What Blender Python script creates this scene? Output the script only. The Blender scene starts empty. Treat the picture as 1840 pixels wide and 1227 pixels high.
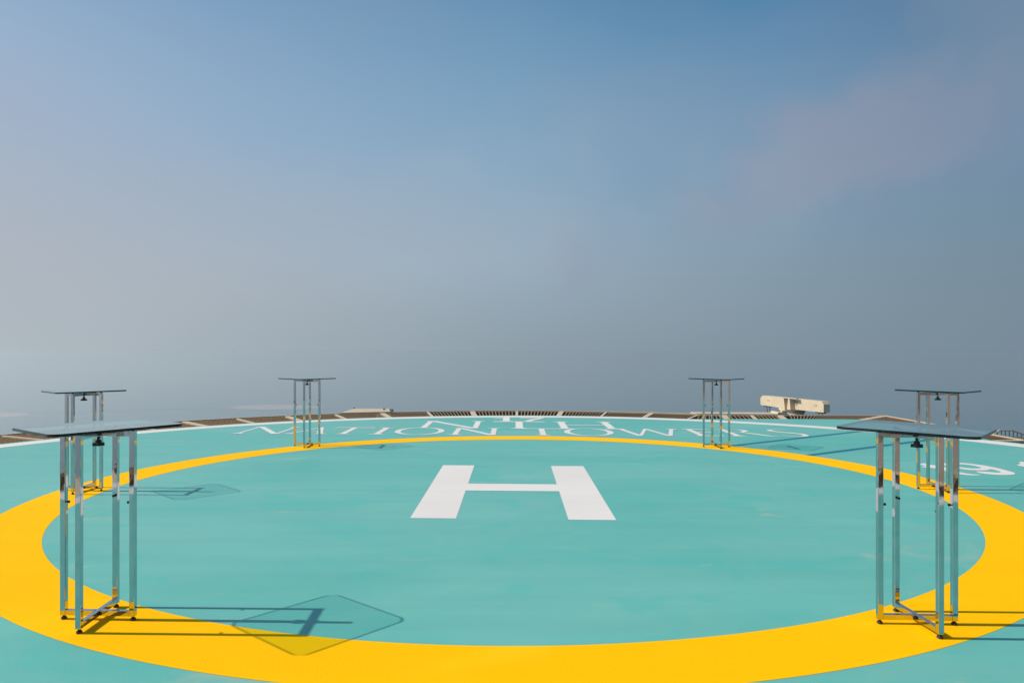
import bpy, bmesh, math, random
from mathutils import Vector, Matrix, noise
random.seed(7)
PI = math.pi
R = math.radians
scene = bpy.context.scene
col = scene.collection

# ------------------------------------------------------------------ helpers
CAM_H = 1.51          # eye height above the deck
F = 1314.0            # focal length in photograph pixels
CX, HY = 923.0, 633.0 # vanishing column and horizon row in photograph pixels
FH = F * CAM_H
RC = Vector((0.0, 8.22, 0.0))   # centre of the pad

def gp(px, py, z=0.0):
    """ground point seen at a photograph pixel (used to measure the painted marks)"""
    y = F * (CAM_H - z) / (py - HY)
    return ((px - CX) / F * y, y)

def tag(o, label=None, cat=None, group=None, kind=None):
    if label: o['label'] = label
    if cat: o['category'] = cat
    if group: o['group'] = group
    if kind: o['kind'] = kind
    return o

def empty(name, loc=(0, 0, 0), rz=0.0):
    o = bpy.data.objects.new(name, None)
    o.location = loc
    o.rotation_euler = (0, 0, rz)
    o.empty_display_size = 0.1
    col.objects.link(o)
    return o

def link(name, bm, mats, parent=None, loc=None, smooth=False):
    bmesh.ops.recalc_face_normals(bm, faces=bm.faces)
    me = bpy.data.meshes.new(name)
    bm.to_mesh(me)
    bm.free()
    if not isinstance(mats, (list, tuple)): mats = [mats]
    for m in mats: me.materials.append(m)
    if smooth:
        for p in me.polygons: p.use_smooth = True
    o = bpy.data.objects.new(name, me)
    if parent: o.parent = parent
    if loc: o.location = loc
    col.objects.link(o)
    return o

def box(bm, x0, x1, y0, y1, z0, z1, mat=None, bevel=0.0):
    M = Matrix.Translation(((x0+x1)/2, (y0+y1)/2, (z0+z1)/2)) @ Matrix.Diagonal((x1-x0, y1-y0, z1-z0, 1))
    if mat is not None: M = mat @ M
    g = bmesh.ops.create_cube(bm, size=1.0, matrix=M)
    if bevel > 0:
        vs = set(g['verts'])
        ed = [e for e in bm.edges if e.verts[0] in vs and e.verts[1] in vs]
        bmesh.ops.bevel(bm, geom=ed, offset=bevel, segments=2, affect='EDGES', profile=0.5)
    return g

def cyl(bm, p0, p1, r0, r1=None, seg=20):
    p0 = Vector(p0); p1 = Vector(p1)
    if r1 is None: r1 = r0
    d = p1 - p0
    M = Matrix.Translation((p0+p1)/2) @ d.to_track_quat('Z', 'Y').to_matrix().to_4x4()
    return bmesh.ops.create_cone(bm, cap_ends=True, cap_tris=False, segments=seg, radius1=r0, radius2=r1, depth=d.length, matrix=M)

def prism(bm, pts, z0, z1):
    """closed prism over a 2D outline"""
    lo = [bm.verts.new((x, y, z0)) for x, y in pts]
    hi = [bm.verts.new((x, y, z1)) for x, y in pts]
    n = len(pts)
    bm.faces.new(hi); bm.faces.new(lo[::-1])
    for i in range(n):
        bm.faces.new((lo[i], lo[(i+1) % n], hi[(i+1) % n], hi[i]))

def flat(bm, pts, z):
    vs = [bm.verts.new((x, y, z)) for x, y in pts]
    f = bm.faces.new(vs)
    if f.calc_area() > 0:
        f.normal_update()
        if f.normal.z < 0: f.normal_flip()
    return f

def ring(bm, r0, r1, z, c=RC, n=360):
    prev = None; first = None
    for i in range(n):
        a = 2*PI*i/n
        v = (bm.verts.new((c.x+r0*math.sin(a), c.y+r0*math.cos(a), z)),
             bm.verts.new((c.x+r1*math.sin(a), c.y+r1*math.cos(a), z)))
        if prev: bm.faces.new((prev[0], prev[1], v[1], v[0]))
        else: first = v
        prev = v
    bm.faces.new((prev[0], prev[1], first[1], first[0]))

# ---------------------------------------------------------------- materials
def new_mat(name):
    m = bpy.data.materials.new(name)
    m.use_nodes = True
    nt = m.node_tree
    nt.nodes.clear()
    out = nt.nodes.new('ShaderNodeOutputMaterial')
    return m, nt, out

def N(nt, t, **kw):
    n = nt.nodes.new(t)
    for k, v in kw.items(): setattr(n, k, v)
    return n

def mix_col(nt, fac, a, b, blend='MIX'):
    m = N(nt, 'ShaderNodeMix', data_type='RGBA', blend_type=blend)
    for sock, v in ((m.inputs[0], fac), (m.inputs[6], a), (m.inputs[7], b)):
        if hasattr(v, 'links') or hasattr(v, 'is_output'): nt.links.new(v, sock)
        elif isinstance(v, (int, float)): sock.default_value = v
        else: sock.default_value = (*v, 1)
    return m.outputs[2]

def noise_fac(nt, scale, detail=4, rough=0.55, lo=0.3, hi=0.7, vec=None, dist=0.0):
    n = N(nt, 'ShaderNodeTexNoise')
    n.inputs['Scale'].default_value = scale
    n.inputs['Detail'].default_value = detail
    n.inputs['Roughness'].default_value = rough
    n.inputs['Distortion'].default_value = dist
    if vec is not None: nt.links.new(vec, n.inputs['Vector'])
    r = N(nt, 'ShaderNodeMapRange')
    r.inputs['From Min'].default_value = lo
    r.inputs['From Max'].default_value = hi
    nt.links.new(n.outputs['Fac'], r.inputs['Value'])
    return r.outputs['Result']

def paint_mat(name, base, var, dirt=None, rough=0.45, bump=0.35, spec=0.35, fresh=None):
    """rolled, slightly gritty deck paint with cloudy tone variation, faint roller bands and scuffs"""
    m, nt, out = new_mat(name)
    b = N(nt, 'ShaderNodeBsdfPrincipled')
    g = N(nt, 'ShaderNodeNewGeometry')
    mp = N(nt, 'ShaderNodeMapping'); mp.inputs['Scale'].default_value = (0.45, 1.0, 1.0); mp.inputs['Rotation'].default_value = (0, 0, R(12))
    nt.links.new(g.outputs['Position'], mp.inputs['Vector'])
    f1 = noise_fac(nt, 0.45, 6, 0.6, 0.35, 0.68, mp.outputs['Vector'], 0.6)
    f2 = noise_fac(nt, 2.3, 5, 0.65, 0.5, 0.78, mp.outputs['Vector'], 0.8)
    c = mix_col(nt, f1, base, var)
    if dirt:
        mul = N(nt, 'ShaderNodeMath', operation='MULTIPLY'); mul.inputs[1].default_value = 0.30
        nt.links.new(f2, mul.inputs[0])
        c = mix_col(nt, mul.outputs[0], c, dirt)
        f4 = noise_fac(nt, 0.9, 3, 0.5, 0.66, 0.74, mp.outputs['Vector'], 1.5)
        mul4 = N(nt, 'ShaderNodeMath', operation='MULTIPLY'); mul4.inputs[1].default_value = 0.35
        nt.links.new(f4, mul4.inputs[0])
        c = mix_col(nt, mul4.outputs[0], c, dirt)
    if fresh:     # patches touched up with fresher paint, and a few pale dusty stains
        mpf = N(nt, 'ShaderNodeMapping'); mpf.inputs['Scale'].default_value = (0.8, 1.1, 1.0); mpf.inputs['Location'].default_value = (4.3, 1.9, 0)
        nt.links.new(g.outputs['Position'], mpf.inputs['Vector'])
        fa = noise_fac(nt, 1.25, 6, 0.62, 0.54, 0.60, mpf.outputs['Vector'], 0.9)
        m1 = N(nt, 'ShaderNodeMath', operation='MULTIPLY'); m1.inputs[1].default_value = 0.42; nt.links.new(fa, m1.inputs[0])
        c = mix_col(nt, m1.outputs[0], c, fresh)
        mpd = N(nt, 'ShaderNodeMapping'); mpd.inputs['Location'].default_value = (11.3, 7.9, 0); mpd.inputs['Rotation'].default_value = (0, 0, R(-30)); mpd.inputs['Scale'].default_value = (0.7, 1.2, 1.0)
        nt.links.new(g.outputs['Position'], mpd.inputs['Vector'])
        fb = noise_fac(nt, 1.5, 6, 0.6, 0.62, 0.74, mpd.outputs['Vector'], 1.2)
        m2 = N(nt, 'ShaderNodeMath', operation='MULTIPLY'); m2.inputs[1].default_value = 0.60; nt.links.new(fb, m2.inputs[0])
        c = mix_col(nt, m2.outputs[0], c, (0.34, 0.48, 0.37))
        # long faint roller bands
        wv = N(nt, 'ShaderNodeTexNoise'); wv.inputs['Scale'].default_value = 3.0; wv.inputs['Detail'].default_value = 3
        mpw = N(nt, 'ShaderNodeMapping'); mpw.inputs['Scale'].default_value = (0.12, 1.6, 1.0); mpw.inputs['Rotation'].default_value = (0, 0, R(3))
        nt.links.new(g.outputs['Position'], mpw.inputs['Vector']); nt.links.new(mpw.outputs['Vector'], wv.inputs['Vector'])
        rw = N(nt, 'ShaderNodeMapRange'); rw.inputs['From Min'].default_value = 0.35; rw.inputs['From Max'].default_value = 0.65
        rw.inputs['To Min'].default_value = 0.975; rw.inputs['To Max'].default_value = 1.025; nt.links.new(wv.outputs['Fac'], rw.inputs['Value'])
        hs = N(nt, 'ShaderNodeHueSaturation'); nt.links.new(rw.outputs['Result'], hs.inputs['Value']); nt.links.new(c, hs.inputs['Color'])
        c = hs.outputs[0]
    nt.links.new(c, b.inputs['Base Color'])
    b.inputs['Roughness'].default_value = rough
    b.inputs['Specular IOR Level'].default_value = spec
    n2 = N(nt, 'ShaderNodeTexNoise'); n2.inputs['Scale'].default_value = 130; n2.inputs['Detail'].default_value = 3
    nt.links.new(g.outputs['Position'], n2.inputs['Vector'])
    bp = N(nt, 'ShaderNodeBump'); bp.inputs['Strength'].default_value = bump; bp.inputs['Distance'].default_value = 0.004
    nt.links.new(n2.outputs['Fac'], bp.inputs['Height'])
    nt.links.new(bp.outputs['Normal'], b.inputs['Normal'])
    nt.links.new(b.outputs[0], out.inputs[0])
    return m

def simple_mat(name, base, rough=0.5, metal=0.0, var=0.0, scale=6.0, bump=0.0, spec=0.5, coat=0.0):
    m, nt, out = new_mat(name)
    b = N(nt, 'ShaderNodeBsdfPrincipled')
    tc = N(nt, 'ShaderNodeTexCoord')
    b.inputs['Roughness'].default_value = rough
    b.inputs['Metallic'].default_value = metal
    b.inputs['Specular IOR Level'].default_value = spec
    b.inputs['Coat Weight'].default_value = coat
    if var:
        f = noise_fac(nt, scale, 5, 0.6, 0.3, 0.72, tc.outputs['Object'])
        c = mix_col(nt, f, base, tuple(max(0, x*(1-var)) for x in base))
        nt.links.new(c, b.inputs['Base Color'])
    else:
        b.inputs['Base Color'].default_value = (*base, 1)
    if bump:
        n2 = N(nt, 'ShaderNodeTexNoise'); n2.inputs['Scale'].default_value = scale; n2.inputs['Detail'].default_value = 2
        nt.links.new(tc.outputs['Object'], n2.inputs['Vector'])
        bp = N(nt, 'ShaderNodeBump'); bp.inputs['Strength'].default_value = bump; bp.inputs['Distance'].default_value = 0.01
        nt.links.new(n2.outputs['Fac'], bp.inputs['Height'])
        nt.links.new(bp.outputs['Normal'], b.inputs['Normal'])
    nt.links.new(b.outputs[0], out.inputs[0])
    return m

M_TEAL = paint_mat('teal_deck_paint', (0.105, 0.435, 0.385), (0.165, 0.475, 0.425), dirt=(0.22, 0.49, 0.43), fresh=(0.070, 0.455, 0.400))
M_YEL = paint_mat('yellow_paint', (0.97, 0.50, 0.0), (1.0, 0.53, 0.0), dirt=(1.0, 0.60, 0.01), rough=0.7, spec=0.03)
M_WHITE = paint_mat('white_paint', (0.80, 0.76, 0.73), (0.74, 0.70, 0.67), dirt=(0.60, 0.66, 0.62), rough=0.55)
M_BLUE = paint_mat('blue_line_paint', (0.012, 0.15, 0.225), (0.018, 0.18, 0.25), rough=0.5)
M_BEIGE = simple_mat('beige_steel_paint', (0.66, 0.53, 0.37), 0.5, 0, 0.18, 5.0)
M_RUST = simple_mat('brown_grating_steel', (0.42, 0.26, 0.12), 0.65, 0, 0.35, 14.0)
M_GAP_SHADE = simple_mat('grating_gap_shade', (0.02, 0.008, 0.003), 0.8, 0, 0.3, 3.0)  # near-black colour standing in for the shade between the grating bars
M_CHROME = simple_mat('polished_chrome', (0.60, 0.60, 0.61), 0.04, 1.0, 0.14, 9.0, bump=0.05)
M_BLACK = simple_mat('black_plastic', (0.008, 0.008, 0.009), 0.42, 0, 0, spec=0.4)
M_RUBBER = simple_mat('dark_foot_rubber', (0.02, 0.018, 0.016), 0.6)
M_CREAM = simple_mat('cream_crane_paint', (0.66, 0.54, 0.385), 0.42, 0, 0.15, 2.2)
M_GREYB = simple_mat('grey_brown_steel', (0.24, 0.19, 0.15), 0.5, 0, 0.2, 4.0)
M_CABLE = simple_mat('dark_cable', (0.02, 0.018, 0.015), 0.6)
M_PIPE = simple_mat('pale_pipe_paint', (0.42, 0.37, 0.32), 0.45, 0, 0.15, 3.0)
M_WALL = simple_mat('brown_panel_wall', (0.52, 0.40, 0.32), 0.5, 0, 0.35, 1.2)
M_CONC = simple_mat('concrete_edge', (0.45, 0.40, 0.33), 0.7, 0, 0.2, 2.0)

def glass_mats():
    # face sheet: clear pane whose shine follows the angle it is seen at
    m, nt, out = new_mat('clear_glass_face')
    lw = N(nt, 'ShaderNodeLayerWeight'); lw.inputs['Blend'].default_value = 0.5
    p = N(nt, 'ShaderNodeMath', operation='POWER'); p.inputs[1].default_value = 4.2
    nt.links.new(lw.outputs['Facing'], p.inputs[0])
    sf = N(nt, 'ShaderNodeMath', operation='MULTIPLY_ADD'); sf.inputs[1].default_value = 0.96; sf.inputs[2].default_value = 0.04
    nt.links.new(p.outputs[0], sf.inputs[0])
    n2 = N(nt, 'ShaderNodeMath', operation='MULTIPLY'); n2.inputs[1].default_value = 2.0; nt.links.new(sf.outputs[0], n2.inputs[0])
    d2 = N(nt, 'ShaderNodeMath', operation='ADD'); d2.inputs[1].default_value = 1.0; nt.links.new(sf.outputs[0], d2.inputs[0])
    f = N(nt, 'ShaderNodeMath', operation='DIVIDE'); nt.links.new(n2.outputs[0], f.inputs[0]); nt.links.new(d2.outputs[0], f.inputs[1])
    tr = N(nt, 'ShaderNodeBsdfTransparent'); tr.inputs[0].default_value = (0.79, 0.935, 0.92, 1)
    gl = N(nt, 'ShaderNodeBsdfGlossy'); gl.inputs['Roughness'].default_value = 0.02; gl.inputs[0].default_value = (0.87, 1.0, 1.0, 1)
    mx = N(nt, 'ShaderNodeMixShader')
    nt.links.new(f.outputs[0], mx.inputs[0]); nt.links.new(tr.outputs[0], mx.inputs[1]); nt.links.new(gl.outputs[0], mx.inputs[2])
    nt.links.new(mx.outputs[0], out.inputs[0])
    m2, nt2, out2 = new_mat('clear_glass_underside')
    tr2 = N(nt2, 'ShaderNodeBsdfTransparent'); tr2.inputs[0].default_value = (0.93, 0.985, 0.97, 1)
    nt2.links.new(tr2.outputs[0], out2.inputs[0])
    m3, nt3, out3 = new_mat('dark_green_glass_edge')
    b = N(nt3, 'ShaderNodeBsdfPrincipled'); b.inputs['Base Color'].default_value = (0.002, 0.005, 0.006, 1)
    b.inputs['Roughness'].default_value = 0.15; b.inputs['Specular IOR Level'].default_value = 0.25
    trc = N(nt3, 'ShaderNodeBsdfTransparent'); trc.inputs[0].default_value = (0.25, 0.6, 0.52, 1)
    mx3 = N(nt3, 'ShaderNodeMixShader'); mx3.inputs[0].default_value = 0.08
    nt3.links.new(b.outputs[0], mx3.inputs[1]); nt3.links.new(trc.outputs[0], mx3.inputs[2])
    nt3.links.new(mx3.outputs[0], out3.inputs[0])
    return [m, m2, m3]
M_GLASS = glass_mats()

# ------------------------------------------------------------------ the pad
def arc(r, t0, t1, n):
    return [(RC.x + r*math.sin(R(t0+(t1-t0)*i/n)), RC.y + r*math.cos(R(t0+(t1-t0)*i/n))) for i in range(n+1)]

deck_pts = arc(9.30, 62.2, 360+25.9, 200)
deck_pts += [(5.6, 16.58), (7.0, 16.56), (7.55, 16.50), (7.82, 16.38), (7.98, 16.16), (8.06, 15.6)]
bm = bmesh.new()
prism(bm, deck_pts, -0.45, 0.0)
pad = link('helipad', bm, M_TEAL)
tag(pad, kind='structure')

bm = bmesh.new(); ring(bm, 8.80, 9.20, 0.0010)
link('perimeter_line', bm, M_WHITE, pad)
bm = bmesh.new(); ring(bm, 4.457, 4.990, 0.0012)
link('touchdown_ring', bm, M_YEL, pad)
# two blue stripes from the yellow ring to the edge line
for (a, b2, w) in (((3.38, 11.725), (7.03, 14.27), 0.13), ((4.19, 10.64), (8.05, 13.22), 0.13)):
    a = Vector(a); b2 = Vector(b2); d = (b2-a).normalized(); n = Vector((-d.y, d.x))*w/2
    a = a + d*0.06
    bm = bmesh.new()
    flat(bm, [tuple(a-n), tuple(b2-n), tuple(b2+n), tuple(a+n)], 0.0006)
    link('blue_stripe', bm, M_BLUE, pad)

# the big H
def fr(u, v, sl=-0.045):
    """text frame: u to the right, v away from the camera; the writing is turned 2.6 degrees"""
    a = math.atan(sl)
    return (u*math.cos(a) - v*math.sin(a), u*math.sin(a) + v*math.cos(a))
bm = bmesh.new()
def hq(u0, u1, v0, v1, z):
    o = (0.0, 8.19)
    pts = [(u0, v0-0.045*u0), (u1, v0-0.045*u1), (u1, v1-0.045*u1), (u0, v1-0.045*u0)]
    flat(bm, [(x+o[0]-0.0, y+o[1]) for x, y in pts], z)
hq(-0.945, -0.525, -1.56, 1.56, 0.0012); hq(0.495, 0.925, -1.56, 1.56, 0.0012); hq(-0.53, 0.50, -0.215, 0.205, 0.0016)
link('letter_h', bm, M_WHITE, pad)

# ---- painted serif lettering, drawn stroke by stroke
class Letter:
    def __init__(s, x, base, cap, z=0.0035):
        s.bm = bmesh.new(); s.x = x; s.b = base; s.c = cap; s.z = z
    def poly(s, pts):
        s.z += 0.0002
        flat(s.bm, [(s.x+u, s.b + v*s.c - 0.045*u) for u, v in pts], s.z)
    def bar(s, x0, y0, x1, y1, w):       # stroke with horizontal width w
        s.poly([(x0-w/2, y0), (x0+w/2, y0), (x1+w/2, y1), (x1-w/2, y1)])
    def serif(s, x, y, w, up):           # bracketed hairline serif
        t = 0.035 if up else -0.035
        k = 0.075 if up else -0.075
        s.poly([(x-w/2, y), (x+w/2, y), (x+w/2, y+t*0.6), (x+w*0.24, y+k), (x-w*0.24, y+k), (x-w/2, y+t*0.6)])
    def hbar(s, x0, x1, y, t):
        s.poly([(x0, y-t/2), (x1, y-t/2), (x1, y+t/2), (x0, y+t/2)])
    def oval(s, cx, cy, rx, ry, tx, ty, a0=0, a1=360, n=64):
        pts = []
        for i in range(n+1):
            a = R(a0+(a1-a0)*i/n); pts.append((cx+rx*math.cos(a), cy+ry*math.sin(a)))
        inn = []
        for i in range(n+1):
            a = R(a0+(a1-a0)*i/n); inn.append((cx+(rx-tx)*math.cos(a), cy+(ry-ty)*math.sin(a)))
        s.z += 0.0002
        vo = [s.bm.verts.new((s.x+u, s.b+v*s.c-0.045*u, s.z)) for u, v in pts]
        vi = [s.bm.verts.new((s.x+u, s.b+v*s.c-0.045*u, s.z)) for u, v in inn]
        for i in range(n): s.bm.faces.new((vo[i], vo[i+1], vi[i+1], vi[i]))
    def sweep(s, pts, ws):               # ribbon through points with half widths, in letter units
        L = [Vector((u, v*s.c)) for u, v in pts]
        # Catmull-Rom resample
        P, W = [], []
        for i in range(len(L)-1):
            p0 = L[max(i-1, 0)]; p1 = L[i]; p2 = L[i+1]; p3 = L[min(i+2, len(L)-1)]
            for k in range(8):
                t = k/8
                P.append(0.5*((2*p1) + (p2-p0)*t + (2*p0-5*p1+4*p2-p3)*t*t + (3*p1-p0-3*p2+p3)*t**3))
                W.append(ws[i]*(1-t)+ws[i+1]*t)
        P.append(L[-1]); W.append(ws[-1])
        s.z += 0.0002
        prev = None
        for i in range(len(P)):
            d = (P[min(i+1, len(P)-1)]-P[max(i-1, 0)]).normalized(); n = Vector((-d.y, d.x))*W[i]
            a, b = P[i]+n, P[i]-n
            v = [s.bm.verts.new((s.x+q.x, s.b+q.y-0.045*q.x, s.z)) for q in (a, b)]
            if prev: s.bm.faces.new((prev[0], prev[1], v[1], v[0]))
            prev = v
    def done(s, name):
        for f in s.bm.faces:
            f.normal_update()
            if f.normal.z < 0: f.normal_flip()
        me = bpy.data.meshes.new(name); s.bm.to_mesh(me); s.bm.free(); me.materials.append(M_WHITE)
        o = bpy.data.objects.new(name, me); o.parent = pad; col.objects.link(o); return o

def base_y(x): return 13.345 - 0.045*x
CAP = 1.20
def L_N(x, w, base, cap, ts, td, z=0.0035):
    l = Letter(x, base, cap, z)
    l.bar(0, 0, 0, 1, ts); l.bar(w, 0, w, 1, ts)
    l.poly([(-ts/2, 1), (-ts/2+td, 1), (w+ts/2, 0), (w+ts/2-td, 0)])
    l.serif(0, 0, ts+0.19, True); l.serif(w, 1, ts+0.19, False)
    l.poly([(-ts/2-0.09, 1), (-ts/2, 1), (-ts/2, 0.95)])
    return l.done('letter_n')
def L_T(x, w, base, cap, t, z=0.0035):
    l = Letter(x, base, cap, z)
    l.bar(0, 0, 0, 0.97, t); l.hbar(-w/2, w/2, 0.965, 0.075)
    l.poly([(-w/2, 0.95), (-w/2+0.03, 0.95), (-w/2-0.02, 0.86), (-w/2-0.03, 0.86)])
    l.poly([(w/2, 0.95), (w/2-0.03, 0.95), (w/2+0.02, 0.86), (w/2+0.03, 0.86)])
    l.serif(0, 0, t+0.2, True)
    return l.done('letter_t')
# NATION
L_N(-5.135, 0.74, base_y(-5.135), 1.24, 0.06, 0.13)
l = Letter(-4.20, base_y(-4.20), 1.2)
l.bar(0.02, 0, 0.335, 1.0, 0.055); l.bar(0.62, 0, 0.325, 1.0, 0.11); l.serif(0.02, 0, 0.2, True); l.serif(0.62, 0, 0.28, True); l.hbar(0.12, 0.54, 0.36, 0.045)
l.done('letter_a')
L_T(-3.17, 0.78, base_y(-3.17), CAP, 0.11)
l = Letter(-2.53, base_y(-2.53), CAP); l.bar(0, 0, 0, 1, 0.115); l.serif(0, 0, 0.31, True); l.serif(0, 1, 0.31, False); l.done('letter_i')
l = Letter(-1.80, base_y(-1.80), CAP); l.oval(0, 0.5, 0.475, 0.54, 0.115, 0.045); l.done('letter_o')
L_N(-1.08, 0.70, base_y(-1.08)-0.02, CAP, 0.10, 0.135)
# TOWERS
L_T(0.545, 0.74, base_y(0.545)-0.03, CAP, 0.11)
l = Letter(1.42, base_y(1.42)-0.02, CAP); l.oval(0, 0.5, 0.465, 0.54, 0.115, 0.045); l.done('letter_o')
l = Letter(2.09, base_y(2.09)-0.02, CAP)
l.bar(0, 1, 0.20, 0, 0.10); l.bar(0.50, 1, 0.21, 0, 0.065); l.bar(0.50, 1, 0.73, 0, 0.085); l.bar(1.01, 1, 0.74, 0, 0.08)
l.serif(0, 1, 0.26, False); l.serif(1.01, 1, 0.24, False)
l.done('letter_w')
l = Letter(3.42, base_y(3.42)-0.01, CAP)
l.bar(0, 0, 0, 1, 0.105); l.hbar(-0.1, 0.37, 0.97, 0.075); l.hbar(0, 0.32, 0.52, 0.07); l.hbar(-0.1, 0.37, 0.035, 0.075)
l.poly([(0.37, 0.96), (0.33, 0.96), (0.40, 0.84), (0.41, 0.84)]); l.poly([(0.37, 0.045), (0.33, 0.045), (0.41, 0.17), (0.42, 0.17)])
l.done('letter_e')
l = Letter(4.06, base_y(4.06)-0.01, CAP)
l.bar(0, 0, 0, 1, 0.105); l.serif(0, 0, 0.3, True); l.hbar(-0.11, 0.2, 0.98, 0.04)
l.sweep([(0.15, 0.975), (0.30, 0.94), (0.375, 0.83), (0.365, 0.70), (0.26, 0.58), (0.10, 0.55)], [0.02, 0.035, 0.055, 0.055, 0.03, 0.018])
l.sweep([(0.22, 0.57), (0.36, 0.36), (0.52, 0.10), (0.62, 0.02), (0.74, 0.0)], [0.03, 0.05, 0.055, 0.03, 0.008])
l.done('letter_r')
l = Letter(4.86, base_y(4.86)-0.01, CAP)
l.sweep([(0.47, 0.86), (0.40, 0.95), (0.26, 0.99), (0.10, 0.90), (0.085, 0.76), (0.19, 0.60), (0.36, 0.44), (0.455, 0.30), (0.43, 0.11), (0.28, 0.0), (0.13, 0.03), (0.02, 0.20)],
        [0.012, 0.022, 0.028, 0.04, 0.05, 0.055, 0.058, 0.052, 0.045, 0.028, 0.022, 0.012])
l.done('letter_s')
# NTH (larger, behind), 17 behind that
L_N(-1.81, 1.04, 14.60, 1.50, 0.115, 0.17, 0.0014)
L_T(0.115, 1.09, 14.49, 1.50, 0.15, 0.0014)
l = Letter(1.02, 14.44, 1.50, 0.0014)
l.bar(0, 0, 0, 1, 0.145); l.bar(0.93, 0, 0.93, 1, 0.145); l.hbar(0.06, 0.87, 0.52, 0.05)
for xx in (0, 0.93): l.serif(xx, 0, 0.34, True); l.serif(xx, 1, 0.34, False)
l.done('letter_h')
l = Letter(-0.165, 16.05, 1.02, 0.0013)
l.bar(0, 0, 0, 0.95, 0.15); l.poly([(-0.29, 0.62), (-0.07, 0.64), (-0.07, 0.78), (-0.29, 0.68)]); l.serif(0, 0, 0.34, True)
l.done('digit_one')
l = Letter(0.31, 16.02, 1.0, 0.0013)
l.hbar(-0.17, 0.38, 0.88, 0.15)
l.sweep([(0.35, 0.86), (0.24, 0.62), (0.08, 0.30), (0.0, 0.0)], [0.045, 0.055, 0.07, 0.075])
l.done('digit_seven')

# the heavy numerals at the right side, facing another way
def traced(name, polys, ox=1630, oy=800, s=8.762):
    bm = bmesh.new(); z = 0.0012
    for poly in polys:
        z += 0.0004
        n = len(poly)
        # catmull-rom smoothing of the outline
        P = []
        for i in range(n):
            p0, p1, p2, p3 = (Vector(poly[(i+k) % n]) for k in (-1, 0, 1, 2))
            for k in range(4):
                t = k/4
                P.append(0.5*((2*p1)+(p2-p0)*t+(2*p0-5*p1+4*p2-p3)*t*t+(3*p1-p0-3*p2+p3)*t**3))
        flat(bm, [gp(ox+p.x/s, oy+p.y/s) for p in P], z)
    bmesh.ops.triangulate(bm, faces=bm.faces[:])
    for f in bm.faces:
        f.normal_update()
        if f.normal.z < 0: f.normal_flip()
    me = bpy.data.meshes.new(name); bm.to_mesh(me); bm.free(); me.materials.append(M_WHITE)
    o = bpy.data.objects.new(name, me); o.parent = pad; col.objects.link(o)
traced('digit_nine', [
    [(560, 290), (700, 273), (900, 280), (1200, 315), (1450, 365), (1640, 415), (1700, 440), (1660, 460), (1500, 466), (1300, 455), (1180, 440), (1085, 415),
     (1140, 410), (1300, 420), (1430, 430), (1478, 420), (1420, 398), (1320, 375), (1250, 390), (1100, 392), (950, 385), (840, 370), (700, 350), (740, 335), (880, 350),
     (1000, 362), (1110, 364), (1165, 355), (1120, 335), (1000, 312), (880, 299), (740, 300), (660, 322), (600, 318)],
    [(200, 300), (270, 283), (330, 297), (420, 315), (520, 322), (600, 345), (700, 388), (890, 435), (1050, 456), (1180, 462), (1060, 473), (900, 464), (750, 440), (560, 392), (420, 360), (300, 352), (225, 336), (290, 328)],
])
traced('digit_two', [[(1755, 262), (1850, 262), (2050, 290), (2200, 330), (2100, 345), (1950, 335), (1840, 335), (1730, 308), (1790, 288)]])

# -------------------------------------------------- perimeter grating walk
walk = empty('grating_walkway', (0, 8.22, -0.02))
tag(walk, 'brown steel grating walkway with beige frame beams running round the pad edge', 'walkway')
WO = Vector((0, 8.22))
def wl(p): return (p[0]-WO.x, p[1]-WO.y)
def lerp(a, b, t): return (a[0]+(b[0]-a[0])*t, a[1]+(b[1]-a[1])*t)
def strip(bm, a, b, w, z0, z1, matrix=None):
    a = Vector(a); b = Vector(b); d = (b-a)
    if d.length < 1e-4: return
    d.normalize(); n = Vector((-d.y, d.x))*w/2
    prism(bm, [tuple(a-n), tuple(b-n), tuple(b+n), tuple(a+n)], z0, z1)
def panel(i0, i1, o0, o1, pitch=0.078, cross=0.24, fine=True):
    """grating panel between inner edge i0-i1 and outer edge o0-o1 (world xy)"""
    i0, i1, o0, o1 = map(wl, (i0, i1, o0, o1))
    bm = bmesh.new()
    w = (Vector(i1)-Vector(i0)).length; wo = (Vector(o1)-Vector(o0)).length
    n = max(2, int(max(w, wo)/pitch))
    for k in range(1, n):
        t = k/n
        strip(bm, lerp(i0, i1, t), lerp(o0, o1, t), 0.020, 0.001, 0.006)
    dd = (Vector(o0)-Vector(i0)).length
    m = max(2, int(dd/cross))
    for k in range(1, m):
        t = k/m
        strip(bm, lerp(i0, o0, t), lerp(i1, o1, t), 0.006, -0.003, 0.0005)
    link('grating_panel', bm, M_RUST, walk)
def beam(i, o, w, z1=0.010, d=0.02):
    i, o = wl(i), wl(o)
    bm = bmesh.new()
    strip(bm, i, o, w, -d, z1)
    link('frame_beam', bm, M_BEIGE, walk)
def pol(r, t): return (RC.x+r*math.sin(R(t)), RC.y+r*math.cos(R(t)))
def th(k): return 0.45+6.15*k
RI, RO = 9.31, 10.74
ks = list(range(-48, 5))          # round the back to the straight stretch
def outer_r(k):
    t = th(k) % 360
    return RO if not (62 < t < 150) else 9.90
for k in ks[:-1]:
    if not (-49 <= k): continue
    t0, t1 = th(k), th(k+1)
    if (t0 % 360) > 30 and (t1 % 360) < 64.5 and (t0 % 360) < 64: continue
    a0 = 0.37 if k % 2 else 0.19      # half beam angle, wide beams at odd k
    a1 = 0.19 if k % 2 else 0.37
    ro = outer_r(k)
    near = abs(((t0+180) % 360)-180) < 70
    panel(pol(RI, t0+a0), pol(RI, t1-a1), pol(ro-0.03, t0+a0), pol(ro-0.03, t1-a1), 0.085 if near else 0.10, 0.24 if near else 0.2)
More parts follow.
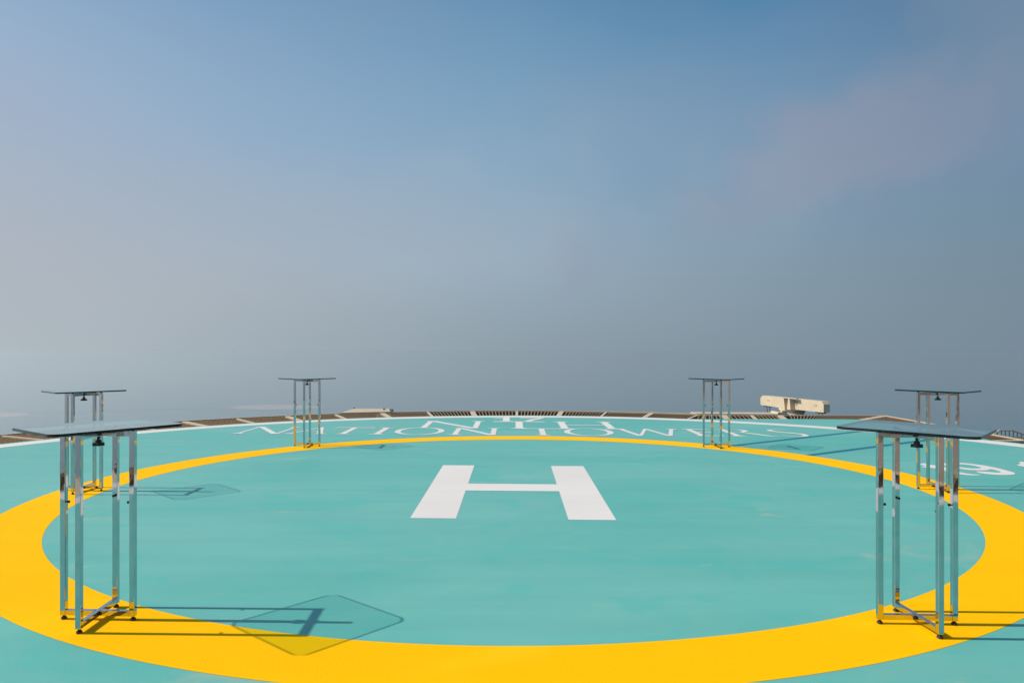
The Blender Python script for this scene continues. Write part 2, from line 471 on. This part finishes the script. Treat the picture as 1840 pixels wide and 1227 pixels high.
for k in ks:
    t = th(k) % 360
    if 30 < t < 64: continue
    ro = outer_r(k)
    beam(pol(RI, th(k)), pol(ro-0.012, th(k)), 0.125 if k % 2 else 0.062)
# curved stretch: rim, and an added dark floor painting the shade below
bm = bmesh.new(); bt = bmesh.new()
def span(bmx, r0, r1, k0, k1, z0, z1):
    """one continuous curved bar from beam k0 to beam k1"""
    prev = None
    for k in range(k0, k1+1):
        ro = RO if (outer_r(k) == RO) else 9.90
        a = wl(pol(ro+r0 if r0 is not None else RI, th(k))); b = wl(pol(ro+r1, th(k)))
        v = [bmx.verts.new((a[0], a[1], z0)), bmx.verts.new((b[0], b[1], z0)), bmx.verts.new((b[0], b[1], z1)), bmx.verts.new((a[0], a[1], z1))]
        if prev:
            for q in range(4): bmx.faces.new((prev[q], prev[(q+1) % 4], v[(q+1) % 4], v[q]))
        else: bmx.faces.new(v[::-1])
        prev = v
    bmx.faces.new(prev)
K0 = -48
span(bm, -0.03, 0.04, K0, 4, -0.05, 0.024)
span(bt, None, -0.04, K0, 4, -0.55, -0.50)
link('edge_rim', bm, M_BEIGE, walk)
link('shade_floor', bt, M_GAP_SHADE, walk)
bs = bmesh.new(); span(bs, -0.09, -0.032, K0, 4, -0.50, -0.012); link('shade_skirt', bs, M_GAP_SHADE, walk)  # added dark inner wall, painted shade seen through the gaps
# straight stretch and corner bay at the far right
I = [(4.03, 16.62), (4.86, 16.62), (5.53, 16.62), (6.17, 16.62), (7.90, 16.56), (8.10, 15.6), (8.14, 14.3), (8.30, 12.62)]
O = [(4.43, 17.86), (5.10, 17.74), (5.76, 17.70), (6.44, 17.68), (8.92, 17.56), (8.90, 15.9), (8.88, 14.4), (8.84, 12.66)]
W = [0.12, 0.13, 0.07, 0.13, 0.16, 0.07, 0.07, 0.12]
for k in range(7):
    panel(lerp(I[k], I[k+1], 0.06), lerp(I[k], I[k+1], 0.94), lerp(O[k], O[k+1], 0.06), lerp(O[k], O[k+1], 0.94), 0.085)
for k in range(1, 8):
    beam(I[k], lerp(I[k], O[k], 0.985), W[k])
bm = bmesh.new(); bt = bmesh.new()
for k in range(7):
    strip(bm, wl(O[k]), wl(O[k+1]), 0.05, -0.05 - 0.001*k, 0.020 - 0.0006*k)
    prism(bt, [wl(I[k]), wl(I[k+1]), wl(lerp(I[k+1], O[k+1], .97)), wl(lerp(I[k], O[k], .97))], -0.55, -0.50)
link('corner_rim', bm, M_BEIGE, walk); link('corner_shade_floor', bt, M_GAP_SHADE, walk)  # the dark floor is added as painted shade under the bay
bs = bmesh.new()
prev = None
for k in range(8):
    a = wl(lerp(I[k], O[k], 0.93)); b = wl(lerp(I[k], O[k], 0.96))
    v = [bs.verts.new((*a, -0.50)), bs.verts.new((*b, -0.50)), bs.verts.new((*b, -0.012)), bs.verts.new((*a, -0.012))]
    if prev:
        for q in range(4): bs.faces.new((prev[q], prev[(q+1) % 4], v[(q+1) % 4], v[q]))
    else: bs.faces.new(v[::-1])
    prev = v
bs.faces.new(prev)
link('corner_shade_skirt', bs, M_GAP_SHADE, walk)  # added dark wall that puts shade behind the corner gaps

# beige raised ledge behind the straight stretch
led = empty('edge_ledge', (5.3, 17.9, 0.0))
tag(led, 'long low beige steel ledge behind the grating next to the cream roof crane', 'ledge')
bm = bmesh.new(); prism(bm, [(-0.85, 0.0), (1.10, -0.165), (1.32, 0.36), (-0.85, 0.52)], -0.3, 0.012)
link('ledge_plate', bm, M_BEIGE, led)
bm = bmesh.new()
prof = [(1.12, 0.013), (1.14, 0.045), (1.18, 0.052), (1.32, 0.030), (1.40, 0.005), (1.40, -0.02), (1.12, -0.02)]
v0 = [bm.verts.new((x, -0.10, z)) for x, z in prof]; v1 = [bm.verts.new((x, 0.40, z)) for x, z in prof]
bm.faces.new(v0); bm.faces.new(v1[::-1])
for i in range(len(prof)): bm.faces.new((v0[i], v0[(i+1) % 7], v1[(i+1) % 7], v1[i]))
link('end_cap', bm, M_BEIGE, led)

# beige roof hatch beyond the grating, left of centre
hat = empty('roof_hatch', (-3.9, 19.4, -0.02))
tag(hat, 'flat beige roof hatch cover just beyond the grating left of the white 17', 'hatch')
def hpt(px, py, z): 
    y = F*(CAM_H-z)/(py-HY); return Vector(((px-CX)/F*y+3.9, y-19.4, z+0.02))
bm = bmesh.new()
q = [hpt(612, 741.6, 0.02), hpt(702, 739.4, 0.02), hpt(692, 733.9, 0.06), hpt(636, 733.9, 0.06)]
lo = [bm.verts.new(v-Vector((0, 0, 0.35))) for v in q]; hi = [bm.verts.new(v) for v in q]
bm.faces.new(hi); bm.faces.new(lo[::-1])
for i in range(4): bm.faces.new((lo[i], lo[(i+1) % 4], hi[(i+1) % 4], hi[i]))
link('cover_plate', bm, M_BEIGE, hat)
bm = bmesh.new()
q = [hpt(702.5, 739.4, 0.02), hpt(692.5, 734.0, 0.06), hpt(698, 734.3, 0.06), hpt(706, 736.8, 0.03)]
lo = [bm.verts.new(v-Vector((0, 0, 0.3))) for v in q]; hi = [bm.verts.new(v) for v in q]
bm.faces.new(hi); bm.faces.new(lo[::-1])
for i in range(4): bm.faces.new((lo[i], lo[(i+1) % 4], hi[(i+1) % 4], hi[i]))
link('side_flange', bm, M_BEIGE, hat)
for (px, py) in ((636.5, 733.6), (690, 735.0), (702, 736.2), (705, 736.6)):
    p = hpt(px, py, 0.06)
    bm = bmesh.new(); cyl(bm, p-Vector((0, 0, .03)), p+Vector((0, 0, 0.022)), 0.028, seg=10)
    link('bolt', bm, M_GREYB, hat)

# ------------------------------------------------------- roof crane (cream)
def crane():
    a = Vector((8.60, 25.2, 0)); b = Vector((9.42, 22.0, 0))
    c = (a+b)/2; d = (b-a).normalized(); n = Vector((-d.y, d.x, 0))      # n away from the sunny side
    if n.x < 0: n = -n
    Lh = (b-a).length/2
    root = empty('roof_crane', (c.x, c.y, -1.4))
    root.rotation_euler = (0, 0, math.atan2(d.y, d.x))
    tag(root, 'cream roof crane with a long box beam on a drum base beyond the pad edge', 'crane')
    # local: +x along the beam towards the camera, +y = left-hand side; sunny side is local -y or +y
    sy = 1 if Vector((-d.y, d.x, 0)).x < 0 else -1       # direction of the sunny (west) face
    def B(bm, x0, x1, y0, y1, z0, z1, bev=0): box(bm, x0, x1, min(y0, y1), max(y0, y1), z0+1.4, z1+1.4, bevel=bev)
    bm = bmesh.new()
    t = 0.11
    zt, zb, ch = 0.035, -0.30, 0.09
    prof = [(-Lh, zb+0.03), (-Lh+0.06, zb), (-0.3, zb-0.015), (Lh, zb), (Lh, zt-ch), (Lh-ch, zt), (-Lh+0.12, zt), (-Lh, zt-ch)]
    v0 = [bm.verts.new((x, -t, z+1.4)) for x, z in prof]; v1 = [bm.verts.new((x, t, z+1.4)) for x, z in prof]
    bm.faces.new(v0); bm.faces.new(v1[::-1])
    for i in range(len(prof)): bm.faces.new((v0[i], v0[(i+1) % len(prof)], v1[(i+1) % len(prof)], v1[i]))
    link('beam', bm, M_CREAM, root)
    bm = bmesh.new(); B(bm, -0.42, 0.55, sy*0.28, -0.16, zt+0.003, zt+0.026); link('top_plate', bm, M_CREAM, root)
    for x in (-0.13, 0.17):
        bm = bmesh.new()
        y0 = sy*(t+0.001); y1 = sy*(t+0.16)
        pts = [(x-0.035, zt), (x+0.035, zt), (x+0.10, zb-0.05), (x-0.10, zb-0.05)]
        v0 = [bm.verts.new((u, y0, z+1.4)) for u, z in pts]; v1 = [bm.verts.new((u, y1, z+1.4)) for u, z in pts]
        bm.faces.new(v0); bm.faces.new(v1[::-1])
        for i in range(4): bm.faces.new((v0[i], v0[(i+1) % 4], v1[(i+1) % 4], v1[i]))
        link('stiffener', bm, M_CREAM, root)
    bm = bmesh.new(); cyl(bm, (0.15, 0, zb-0.12+1.4), (0.15, 0, zb-0.018+1.4), 0.27, 0.31, 28); link('slew_plate', bm, M_GREYB, root)
    bm = bmesh.new(); cyl(bm, (0.15, 0, 0.0), (0.15, 0, zb-0.121+1.4), 0.26, seg=28); link('drum_base', bm, M_CONC, root)
    bm = bmesh.new(); B(bm, 0.42, 0.60, -0.12, 0.12, -0.75, -0.46); link('motor_box', bm, M_GREYB, root)
    # small hydraulic fitting at the left of the drum
    bm = bmesh.new(); cyl(bm, (-0.55, sy*0.1, zb-0.05+1.4), (-0.25, sy*0.12, zb-0.13+1.4), 0.045, seg=12)
    cyl(bm, (-0.28, sy*0.02, zb-0.13+1.4), (-0.28, sy*0.24, zb-0.13+1.4), 0.06, seg=12); link('hydraulic_fitting', bm, M_CREAM, root)
    for x, dx in ((-Lh+0.30, 1), (Lh-0.28, 1)):
        bm = bmesh.new(); B(bm, x-0.20, x+0.20, -0.05, 0.05, zb-0.04, zb-0.004, 0.008); pu = link('pulley_block', bm, M_CABLE, root)
        for k in (0, 1):
            bm = bmesh.new(); cyl(bm, (x-0.12+0.16*k, 0.02, zb-0.04+1.4), (x+0.06+0.16*k, 0.0, zb-0.75+1.4), 0.011, seg=8)
            link('cable', bm, M_CABLE, root)
    bm = bmesh.new(); cyl(bm, (-0.40, sy*0.1, zb-0.10+1.4), (-0.38, sy*0.1, zb-0.75+1.4), 0.010, seg=8); link('cable', bm, M_CABLE, root)
    # tiny stencilled dashes at each end of the beam
    for x in (-Lh+0.42, Lh-0.42):
        for k in range(2):
            bm = bmesh.new(); B(bm, x+0.07*k, x+0.07*k+0.035, sy*t, sy*(t+0.004), -0.135, -0.095)
            link('plate_mark', bm, M_GREYB, root)
    # hand hook on the stiffener
    bm = bmesh.new(); 
    pts = [(0.30, -0.02), (0.30, -0.14), (0.34, -0.17), (0.38, -0.14), (0.40, -0.02)]
    for p, q in zip(pts, pts[1:]): cyl(bm, (p[0], sy*(t+0.02), p[1]+1.4), (q[0], sy*(t+0.02), q[1]+1.4), 0.007, seg=6)
    link('hook', bm, M_GREYB, root)
crane()

# ---------------------------------------------------- stair railing (right)
rl = empty('stair_railing', (12.6, 18.0, -1.6))
tag(rl, 'grey brown stair railing with thin balusters beyond the right edge of the pad', 'railing')
def rp(px, py, y=18.0, dy=0.0):
    z = CAM_H-(py-HY)*y/F; return Vector(((px-CX)/F*y-12.6, dy, z+1.6))
top = [rp(1772, 790), rp(1796, 772.8), rp(1818, 772.8), rp(1842, 781.5), rp(1880, 797)]
def tube_path(bm, pts, r, seg=12):
    for p, q in zip(pts, pts[1:]): cyl(bm, p, q, r, seg=seg)
    for p in pts[1:-1]: bmesh.ops.create_uvsphere(bm, u_segments=12, v_segments=8, radius=r, matrix=Matrix.Translation(p))
bm = bmesh.new(); tube_path(bm, top, 0.020); link('handrail', bm, M_PIPE, rl)
bm = bmesh.new(); tube_path(bm, [rp(1768, 787), rp(1885, 787)], 0.034); link('lower_pipe', bm, M_PIPE, rl)
for k in range(9):
    px = 1785+k*7.15
    # height of the handrail there
    ty = None
    P = [(1772, 790), (1796, 772.8), (1818, 772.8), (1842, 781.5), (1880, 797)]
    for (x0, y0), (x1, y1) in zip(P, P[1:]):
        if x0 <= px <= x1: ty = y0+(y1-y0)*(px-x0)/(x1-x0)
    if ty is None or ty > 786: continue
    bm = bmesh.new(); cyl(bm, rp(px, ty), rp(px, 787), 0.011, seg=8); link('baluster', bm, M_GREYB, rl)
bm = bmesh.new(); cyl(bm, rp(1775, 787)-Vector((0, 0, 1.2)), rp(1775, 787), 0.03, seg=10); link('post', bm, M_PIPE, rl)

# --------------------------------------- stair house behind the camera
sh = empty('stair_house', (9.0, -7.5, -6.0), R(35))
tag(sh, 'brown panelled stair house standing behind the pad', 'building')
bm = bmesh.new(); box(bm, -5.0, 7.0, -4.0, 2.4, 0, 8.3); link('wall', bm, M_WALL, sh)
bm = bmesh.new(); box(bm, -5.2, 7.2, -4.2, 2.6, 8.303, 8.5); link('roof', bm, M_CONC, sh)
for x in (-4.2, -2.2, -0.2, 1.8, 3.8):
    bm = bmesh.new(); box(bm, x, x+1.1, 2.402, 2.46, 5.9, 7.6)
    w = link('window', bm, M_CONC, sh)
    bm = bmesh.new(); box(bm, x+0.08, x+1.02, 2.462, 2.48, 5.98, 7.52); link('pane', bm, M_GREYB, w)

# ------------------------------------------------------------------ tables
def rounded_square(s, r, n=8):
    pts = []
    h = s/2
    for cx, cy, a0 in ((h-r, h-r, 0), (-h+r, h-r, 90), (-h+r, -h+r, 180), (h-r, -h+r, 270)):
        for i in range(n+1):
            a = R(a0+90*i/n); pts.append((cx+r*math.cos(a), cy+r*math.sin(a)))
    return pts
LEG, ARM, TOP = 0.030, 0.2165, 1.068
def make_table():
    root = empty('bar_table')
    # glass
    bm = bmesh.new()
    pts = rounded_square(0.682, 0.062)
    ca, sa = math.cos(R(45)), math.sin(R(45))
    pts = [(x*ca-y*sa, x*sa+y*ca) for x, y in pts]
    lo = [bm.verts.new((x, y, -0.0075)) for x, y in pts]; hi = [bm.verts.new((x, y, 0.0075)) for x, y in pts]
    f = bm.faces.new(hi); f.material_index = 0
    f = bm.faces.new(lo[::-1]); f.material_index = 1
    n = len(pts)
    for i in range(n):
        f = bm.faces.new((lo[i], lo[(i+1) % n], hi[(i+1) % n], hi[i])); f.material_index = 2
    link('tabletop', bm, M_GLASS, root, loc=(0, 0, 1.095))
    for ai, ang in enumerate((-3.0, 93.0)):
        Rm = Matrix.Rotation(R(ang), 4, 'Z')
        for sgn in (-1, 1):
            x = sgn*(ARM-LEG/2)
            bm = bmesh.new()
            box(bm, x-LEG/2, x+LEG/2, -LEG/2, LEG/2, 0.026, TOP, Rm, bevel=0.0022)
            leg = link('leg', bm, M_CHROME, root)
            bm = bmesh.new()
            p = Rm @ Vector((x, 0, 0))
            cyl(bm, (p.x, p.y, 0.006), (p.x, p.y, 0.015), 0.017, 0.013, 16); cyl(bm, (p.x, p.y, 0.013), (p.x, p.y, 0.028), 0.0075, seg=12)
            link('foot', bm, M_RUBBER, leg)
            bm = bmesh.new()
            q0 = Rm @ Vector((x-sgn*(LEG/2-0.001), 0, 0.665)); q1 = Rm @ Vector((x-sgn*(LEG/2+0.007), 0, 0.665)); q2 = Rm @ Vector((x-sgn*(LEG/2+0.017), 0, 0.665))
            cyl(bm, q0, q1, 0.0040, seg=10); cyl(bm, q1, q2, 0.0075, seg=12)
            link('leg_bolt', bm, M_BLACK, leg)
            bm = bmesh.new(); cyl(bm, (p.x, p.y, TOP), (p.x, p.y, 1.077), 0.009, seg=14)
            link('glass_pad', bm, M_RUBBER, leg)
        e = ARM-LEG-0.0005
        for nm, z0 in (('bottom_rail', 0.0265), ('top_rail', TOP-0.0305)):
            bm = bmesh.new()
            if ai == 1:
                box(bm, -e, e, -LEG/2+0.001, LEG/2-0.001, z0, z0+0.030, Rm, bevel=0.0018)
            else:
                g = LEG/2+0.002
                for s in (-1, 1):
                    box(bm, min(s*g, s*e), max(s*g, s*e), -LEG/2+0.001, LEG/2-0.001, z0, z0+0.030, Rm, bevel=0.0018)
            rail = link(nm, bm, M_CHROME, root)
            if ai == 0:
                bm = bmesh.new()
                box(bm, -0.026, 0.026, -0.0185, 0.0185, z0+0.006, z0+0.0235, Rm)
                link('hinge_block', bm, M_RUBBER, rail)
    # clamp knob below the centre
    bm = bmesh.new()
    cyl(bm, (0, 0, 1.016), (0, 0, TOP-0.031), 0.008, seg=14)
    cyl(bm, (0, 0, 1.000), (0, 0, 1.017), 0.017, 0.015, 18)
    seg = 48; vb = []; vt = []
    for i in range(seg):
        a = 2*PI*i/seg; r = 0.031+0.0035*math.cos(6*a)
        vb.append(bm.verts.new((r*math.cos(a), r*math.sin(a), 0.984))); vt.append(bm.verts.new((r*math.cos(a)*0.97, r*math.sin(a)*0.97, 1.000)))
    bm.faces.new(vb[::-1]); bm.faces.new(vt)
    for i in range(seg): bm.faces.new((vb[i], vb[(i+1) % seg], vt[(i+1) % seg], vt[i]))
    link('clamp_knob', bm, M_BLACK, root)
    bm = bmesh.new(); cyl(bm, (0, 0, TOP+0.001), (0, 0, 1.0765), 0.028, seg=24); link('top_bracket', bm, M_CHROME, root)
    return root
def copy_tree(o, parent=None):
    c = o.copy(); col.objects.link(c); c.parent = parent
    for ch in list(kids[o.name]): copy_tree(ch, c)
    return c
proto = make_table()
kids = {o.name: [c for c in bpy.data.objects if c.parent == o] for o in bpy.data.objects}
G = 'glass topped chrome bar tables standing round the yellow ring'
TABLES = [ # x, y, root rot, glass rot, glass tilt, glass dz, label
    (-2.348, 4.135, 0.0, 4.0, -1.0, 0.0, 'nearest chrome bar table on the left, pale sky mirrored in its glass top'),
    (2.241, 4.065, 0.0, 5.0, 1.3, -0.004, 'nearest chrome bar table on the right, blue glass top with a black edge'),
    (-4.69, 7.98, -3.0, 3.0, -0.5, 0.0, 'chrome bar table on the left of the ring, partly hidden behind the nearest left table'),
    (-3.325, 11.77, 0.0, 3.0, 0.0, 0.0, 'small looking far chrome bar table in front of the painted word NATION'),
    (3.235, 11.67, 1.0, 4.0, 0.4, 0.0, 'small looking far chrome bar table in front of the painted word TOWERS'),
    (4.675, 8.06, -5.0, 2.0, 0.6, 0.0, 'chrome bar table beside the painted 9, partly behind the nearest right table'),
]
for i, (x, y, rz, grz, tilt, dz, lab) in enumerate(TABLES):
    t = proto if i == 0 else copy_tree(proto)
    t.location = (x, y, 0.0); t.rotation_euler = (0, 0, R(rz))
    tag(t, lab, 'table', G)
    for c in bpy.data.objects:
        if c.parent == t and c.name.startswith('tabletop'):
            c.rotation_euler = (0, R(tilt), R(grz)); c.location = (0, 0, 1.090+dz)

# -------------------------------------------------------- sea and sandbanks
SEA = -250.0
m, nt, out = new_mat('sea_water')
b = N(nt, 'ShaderNodeBsdfPrincipled'); g = N(nt, 'ShaderNodeNewGeometry')
f = noise_fac(nt, 0.0012, 4, 0.6, 0.3, 0.7, g.outputs['Position'], 0.5)
c = mix_col(nt, f, (0.045, 0.13, 0.17), (0.06, 0.17, 0.20)); nt.links.new(c, b.inputs['Base Color'])
b.inputs['Roughness'].default_value = 0.35
nt.links.new(b.outputs[0], out.inputs[0])
M_SEA = m
M_SAND = simple_mat('pale_sand', (0.60, 0.43, 0.41), 0.9)
M_SHALLOW = simple_mat('shallow_water_line', (0.03, 0.06, 0.07), 0.7)
bm = bmesh.new()
n = 96; pts = [(60000*math.cos(2*PI*i/n), 60000*math.sin(2*PI*i/n)) for i in range(n)]
flat(bm, pts, SEA)
tag(link('sea', bm, M_SEA), kind='structure')
def seapt(px, py):
    y = F*(CAM_H-SEA)/(py-HY); return ((px-CX)/F*y, y)
def bank(name, pix, mat, z):
    bm = bmesh.new()
    flat(bm, [seapt(px, py) for px, py in pix], SEA+z)
    tag(link(name, bm, mat), kind='structure')
bank('sandbank', [(424, 735.2), (470, 736), (540, 735.6), (572, 733.2), (585, 731.5), (560, 729), (520, 727.5), (480, 727.2), (440, 728.5), (410, 731.5)], M_SAND, 0.8)
bank('sandbank', [(-260, 752), (-60, 750.5), (20, 749.3), (48, 746), (58, 743.3), (30, 741.8), (-60, 741.5), (-260, 741)], M_SAND, 0.8)
bank('shoreline', [(52, 743.0), (120, 741.4), (220, 738.6), (300, 736.0), (380, 734.2), (424, 736.4), (540, 737.0), (620, 733.6),
                   (620, 732.9), (540, 735.4), (424, 734.8), (380, 732.7), (300, 734.6), (220, 737.3), (120, 740.3), (52, 741.9)], M_SHALLOW, 0.4)

# --------------------------------------------------------------------- haze
bm = bmesh.new(); box(bm, -65000, 65000, -65000, 65000, SEA-1.0, 3.2)
m, nt, out = new_mat('sea_haze')
v = N(nt, 'ShaderNodeVolumePrincipled')
v.inputs['Color'].default_value = (0.74, 0.798, 0.828, 1)
v.inputs['Density'].default_value = 0.00048
v.inputs['Anisotropy'].default_value = 0.50
nt.links.new(v.outputs[0], out.inputs['Volume'])
hz = link('haze', bm, m); tag(hz, kind='stuff')

# -------------------------------------------------------------------- light
SUN_EL, SUN_AZ = 41.0, -90.0        # the sun stands to the left: shadows fall to the right
sd = bpy.data.lights.new('sun', 'SUN'); sd.energy = 4.35; sd.angle = R(0.5); sd.color = (1.0, 0.895, 0.765)
so = bpy.data.objects.new('sun', sd); col.objects.link(so)
to_sun = Vector((-math.cos(R(SUN_EL)), 0.02, math.sin(R(SUN_EL))))
so.rotation_euler = to_sun.to_track_quat('Z', 'Y').to_euler(); so.location = (-20, 0, 30)

SKY_TINT = (0.9, 1.05, 1.0)
w = bpy.data.worlds.new('World'); scene.world = w; w.use_nodes = True
nt = w.node_tree; nt.nodes.clear()
out = N(nt, 'ShaderNodeOutputWorld'); bg = N(nt, 'ShaderNodeBackground')
sky = N(nt, 'ShaderNodeTexSky'); sky.sky_type = 'NISHITA'; sky.sun_disc = False
sky.sun_elevation = R(SUN_EL); sky.sun_rotation = R(-90.0)
sky.altitude = 250; sky.air_density = 1.0; sky.dust_density = 1.2; sky.ozone_density = 3.0
tc = N(nt, 'ShaderNodeTexCoord'); sep = N(nt, 'ShaderNodeSeparateXYZ')
nt.links.new(tc.outputs['Generated'], sep.inputs[0])
def mth(op, a, b=None, clamp=False):
    n = N(nt, 'ShaderNodeMath', operation=op); n.use_clamp = clamp
    for i, v in enumerate((a, b)):
        if v is None: continue
        if isinstance(v, (int, float)): n.inputs[i].default_value = v
        else: nt.links.new(v, n.inputs[i])
    return n.outputs[0]
def lin(c): return tuple((x/255/12.92 if x/255 <= 0.04045 else ((x/255+0.055)/1.055)**2.4) for x in c)
hor = mth('SQRT', mth('ADD', mth('MULTIPLY', sep.outputs[0], sep.outputs[0]), mth('MULTIPLY', sep.outputs[1], sep.outputs[1])))
azx = mth('DIVIDE', sep.outputs[0], mth('MAXIMUM', hor, 0.001))      # -1 towards the sun, +1 away from it
azf = mth('MULTIPLY_ADD', azx, 0.5); azf.node.inputs[2].default_value = 0.5
el = mth('ARCTAN2', sep.outputs[2], hor)
def az_ramp(stops):
    r = N(nt, 'ShaderNodeValToRGB'); r.color_ramp.interpolation = 'LINEAR'
    e = r.color_ramp.elements
    while len(e) > 1: e.remove(e[-1])
    for i, (p, c) in enumerate(stops):
        x = e[0] if i == 0 else e.new((p+1)/2)
        x.position = (p+1)/2; x.color = (*lin(c), 1)
    nt.links.new(azf, r.inputs[0])
    return r.outputs[0]
# moist air near the horizon, brighter towards the sun; the physical sky takes over higher up
low = az_ramp([(-1, (205, 208, 210)), (-0.566, (175, 185, 192)), (-0.326, (160, 173, 182)), (0.0, (142, 158, 169)), (0.322, (129, 147, 159)), (0.566, (120, 139, 153)), (1, (112, 128, 142))])
mid = az_ramp([(-1, (190, 196, 208)), (-0.566, (165, 179, 199)), (-0.326, (150, 174, 198)), (0.0, (134, 167, 193)), (0.56, (110, 141, 167)), (1, (100, 134, 162))])
band = az_ramp([(-1, (200, 198, 198)), (-0.566, (178, 183, 191)), (-0.326, (170, 180, 190)), (0.0, (154, 174, 189)), (0.56, (122, 143, 158)), (1, (112, 132, 148))])
f0 = N(nt, 'ShaderNodeMapRange'); f0.interpolation_type = 'LINEAR'
f0.inputs['From Min'].default_value = R(-0.2); f0.inputs['From Max'].default_value = R(7.5); nt.links.new(el, f0.inputs['Value'])
f1 = N(nt, 'ShaderNodeMapRange'); f1.interpolation_type = 'SMOOTHSTEP'
f1.inputs['From Min'].default_value = R(3.0); f1.inputs['From Max'].default_value = R(15.0); nt.links.new(el, f1.inputs['Value'])
f2 = N(nt, 'ShaderNodeMapRange'); f2.interpolation_type = 'SMOOTHSTEP'
f2.inputs['From Min'].default_value = R(9.0); f2.inputs['From Max'].default_value = R(34.0); nt.links.new(el, f2.inputs['Value'])
air = mix_col(nt, f1.outputs['Result'], mix_col(nt, f0.outputs['Result'], low, band), mid)
# very soft veils of high cloud
mp = N(nt, 'ShaderNodeMapping'); mp.inputs['Scale'].default_value = (1.6, 1.6, 4.2); mp.inputs['Rotation'].default_value = (0, R(-20), 0); mp.inputs['Location'].default_value = (3.1, 0.4, 1.7)
nt.links.new(tc.outputs['Generated'], mp.inputs['Vector'])
veil = noise_fac(nt, 1.1, 5, 0.5, 0.46, 0.72, mp.outputs['Vector'], 0.35)
tint = az_ramp([(-1, (250, 250, 250)), (-0.55, (250, 250, 250)), (0.0, (243, 255, 255)), (0.33, (140, 228, 250)), (0.56, (138, 190, 212)), (1, (160, 200, 220))])
skc = mix_col(nt, 1.0, mix_col(nt, 1.0, sky.outputs[0], (1.05, 1.30, 1.24), 'MULTIPLY'), tint, 'MULTIPLY')
airs = mix_col(nt, 1.0, air, (10.0, 10.0, 10.0), 'MULTIPLY')
tot = mix_col(nt, f2.outputs['Result'], airs, skc)
vf = mth('MULTIPLY', mth('MULTIPLY', veil, f1.outputs['Result']), 0.22)
tot = mix_col(nt, vf, tot, tuple(10*x for x in lin((158, 163, 178))))
# one broader, pinkish bank of thin cloud standing to the right
def cloud(center, scale, rot, col3, amount, lo, hi, nsc):
    global tot
    m1 = N(nt, 'ShaderNodeVectorMath', operation='SUBTRACT'); m1.inputs[1].default_value = Vector(center).normalized()
    nt.links.new(tc.outputs['Generated'], m1.inputs[0])
    m2 = N(nt, 'ShaderNodeMapping'); m2.vector_type = 'POINT'; m2.inputs['Rotation'].default_value = rot
    nt.links.new(m1.outputs[0], m2.inputs['Vector'])
    m3 = N(nt, 'ShaderNodeVectorMath', operation='MULTIPLY'); m3.inputs[1].default_value = scale
    nt.links.new(m2.outputs[0], m3.inputs[0])
    nn = N(nt, 'ShaderNodeTexNoise'); nn.inputs['Scale'].default_value = nsc; nn.inputs['Detail'].default_value = 6; nn.inputs['Roughness'].default_value = 0.55
    nt.links.new(m1.outputs[0], nn.inputs['Vector'])
    ln = N(nt, 'ShaderNodeVectorMath', operation='LENGTH'); nt.links.new(m3.outputs[0], ln.inputs[0])
    dd = mth('ADD', ln.outputs['Value'], mth('MULTIPLY', mth('SUBTRACT', nn.outputs['Fac'], 0.5), 2.0))
    r = N(nt, 'ShaderNodeMapRange'); r.interpolation_type = 'SMOOTHSTEP'
    r.inputs['From Min'].default_value = hi; r.inputs['From Max'].default_value = lo; nt.links.new(dd, r.inputs['Value'])
    tot = mix_col(nt, mth('MULTIPLY', r.outputs['Result'], amount), tot, tuple(10*x for x in lin(col3)))
cloud((0.47, 1.0, 0.275), (2.3, 2.3, 10.5), (0, R(20), 0), (150, 152, 170), 0.50, 0.30, 0.95, 5.0)
cloud((0.75, 1.0, 0.46), (3.5, 3.5, 6.0), (0, R(60), 0), (120, 142, 166), 0.50, 0.3, 1.15, 5.0)
cloud((-0.25, 1.0, 0.16), (1.6, 1.6, 9.0), (0, R(8), 0), (168, 180, 192), 0.30, 0.3, 1.2, 4.0)
bg.inputs['Strength'].default_value = 0.1
nt.links.new(tot, bg.inputs[0]); nt.links.new(bg.outputs[0], out.inputs[0])

# ------------------------------------------------------------------- camera
cd = bpy.data.cameras.new('camera'); cam = bpy.data.objects.new('camera', cd); col.objects.link(cam)
cam.location = (0, 0, CAM_H); cam.rotation_euler = (R(90), 0, 0)
cd.sensor_fit = 'HORIZONTAL'; cd.sensor_width = 36.0; cd.lens = 36.0*F/1840.0
cd.shift_x = -(CX-920.0)/1840.0; cd.shift_y = (HY-613.5)/1840.0
cd.clip_start = 0.05; cd.clip_end = 200000
scene.camera = cam

scene.render.engine = 'CYCLES'
cy = scene.cycles
cy.use_denoising = True
try: cy.denoiser = 'OPENIMAGEDENOISE'
except Exception: pass
cy.max_bounces = 10; cy.transparent_max_bounces = 12; cy.volume_bounces = 1
cy.sample_clamp_indirect = 8.0; cy.blur_glossy = 1.0
vs = scene.view_settings
vs.view_transform = 'Standard'; vs.look = 'None'; vs.gamma = 1.0; vs.exposure = 0.0; vs.use_curve_mapping = False
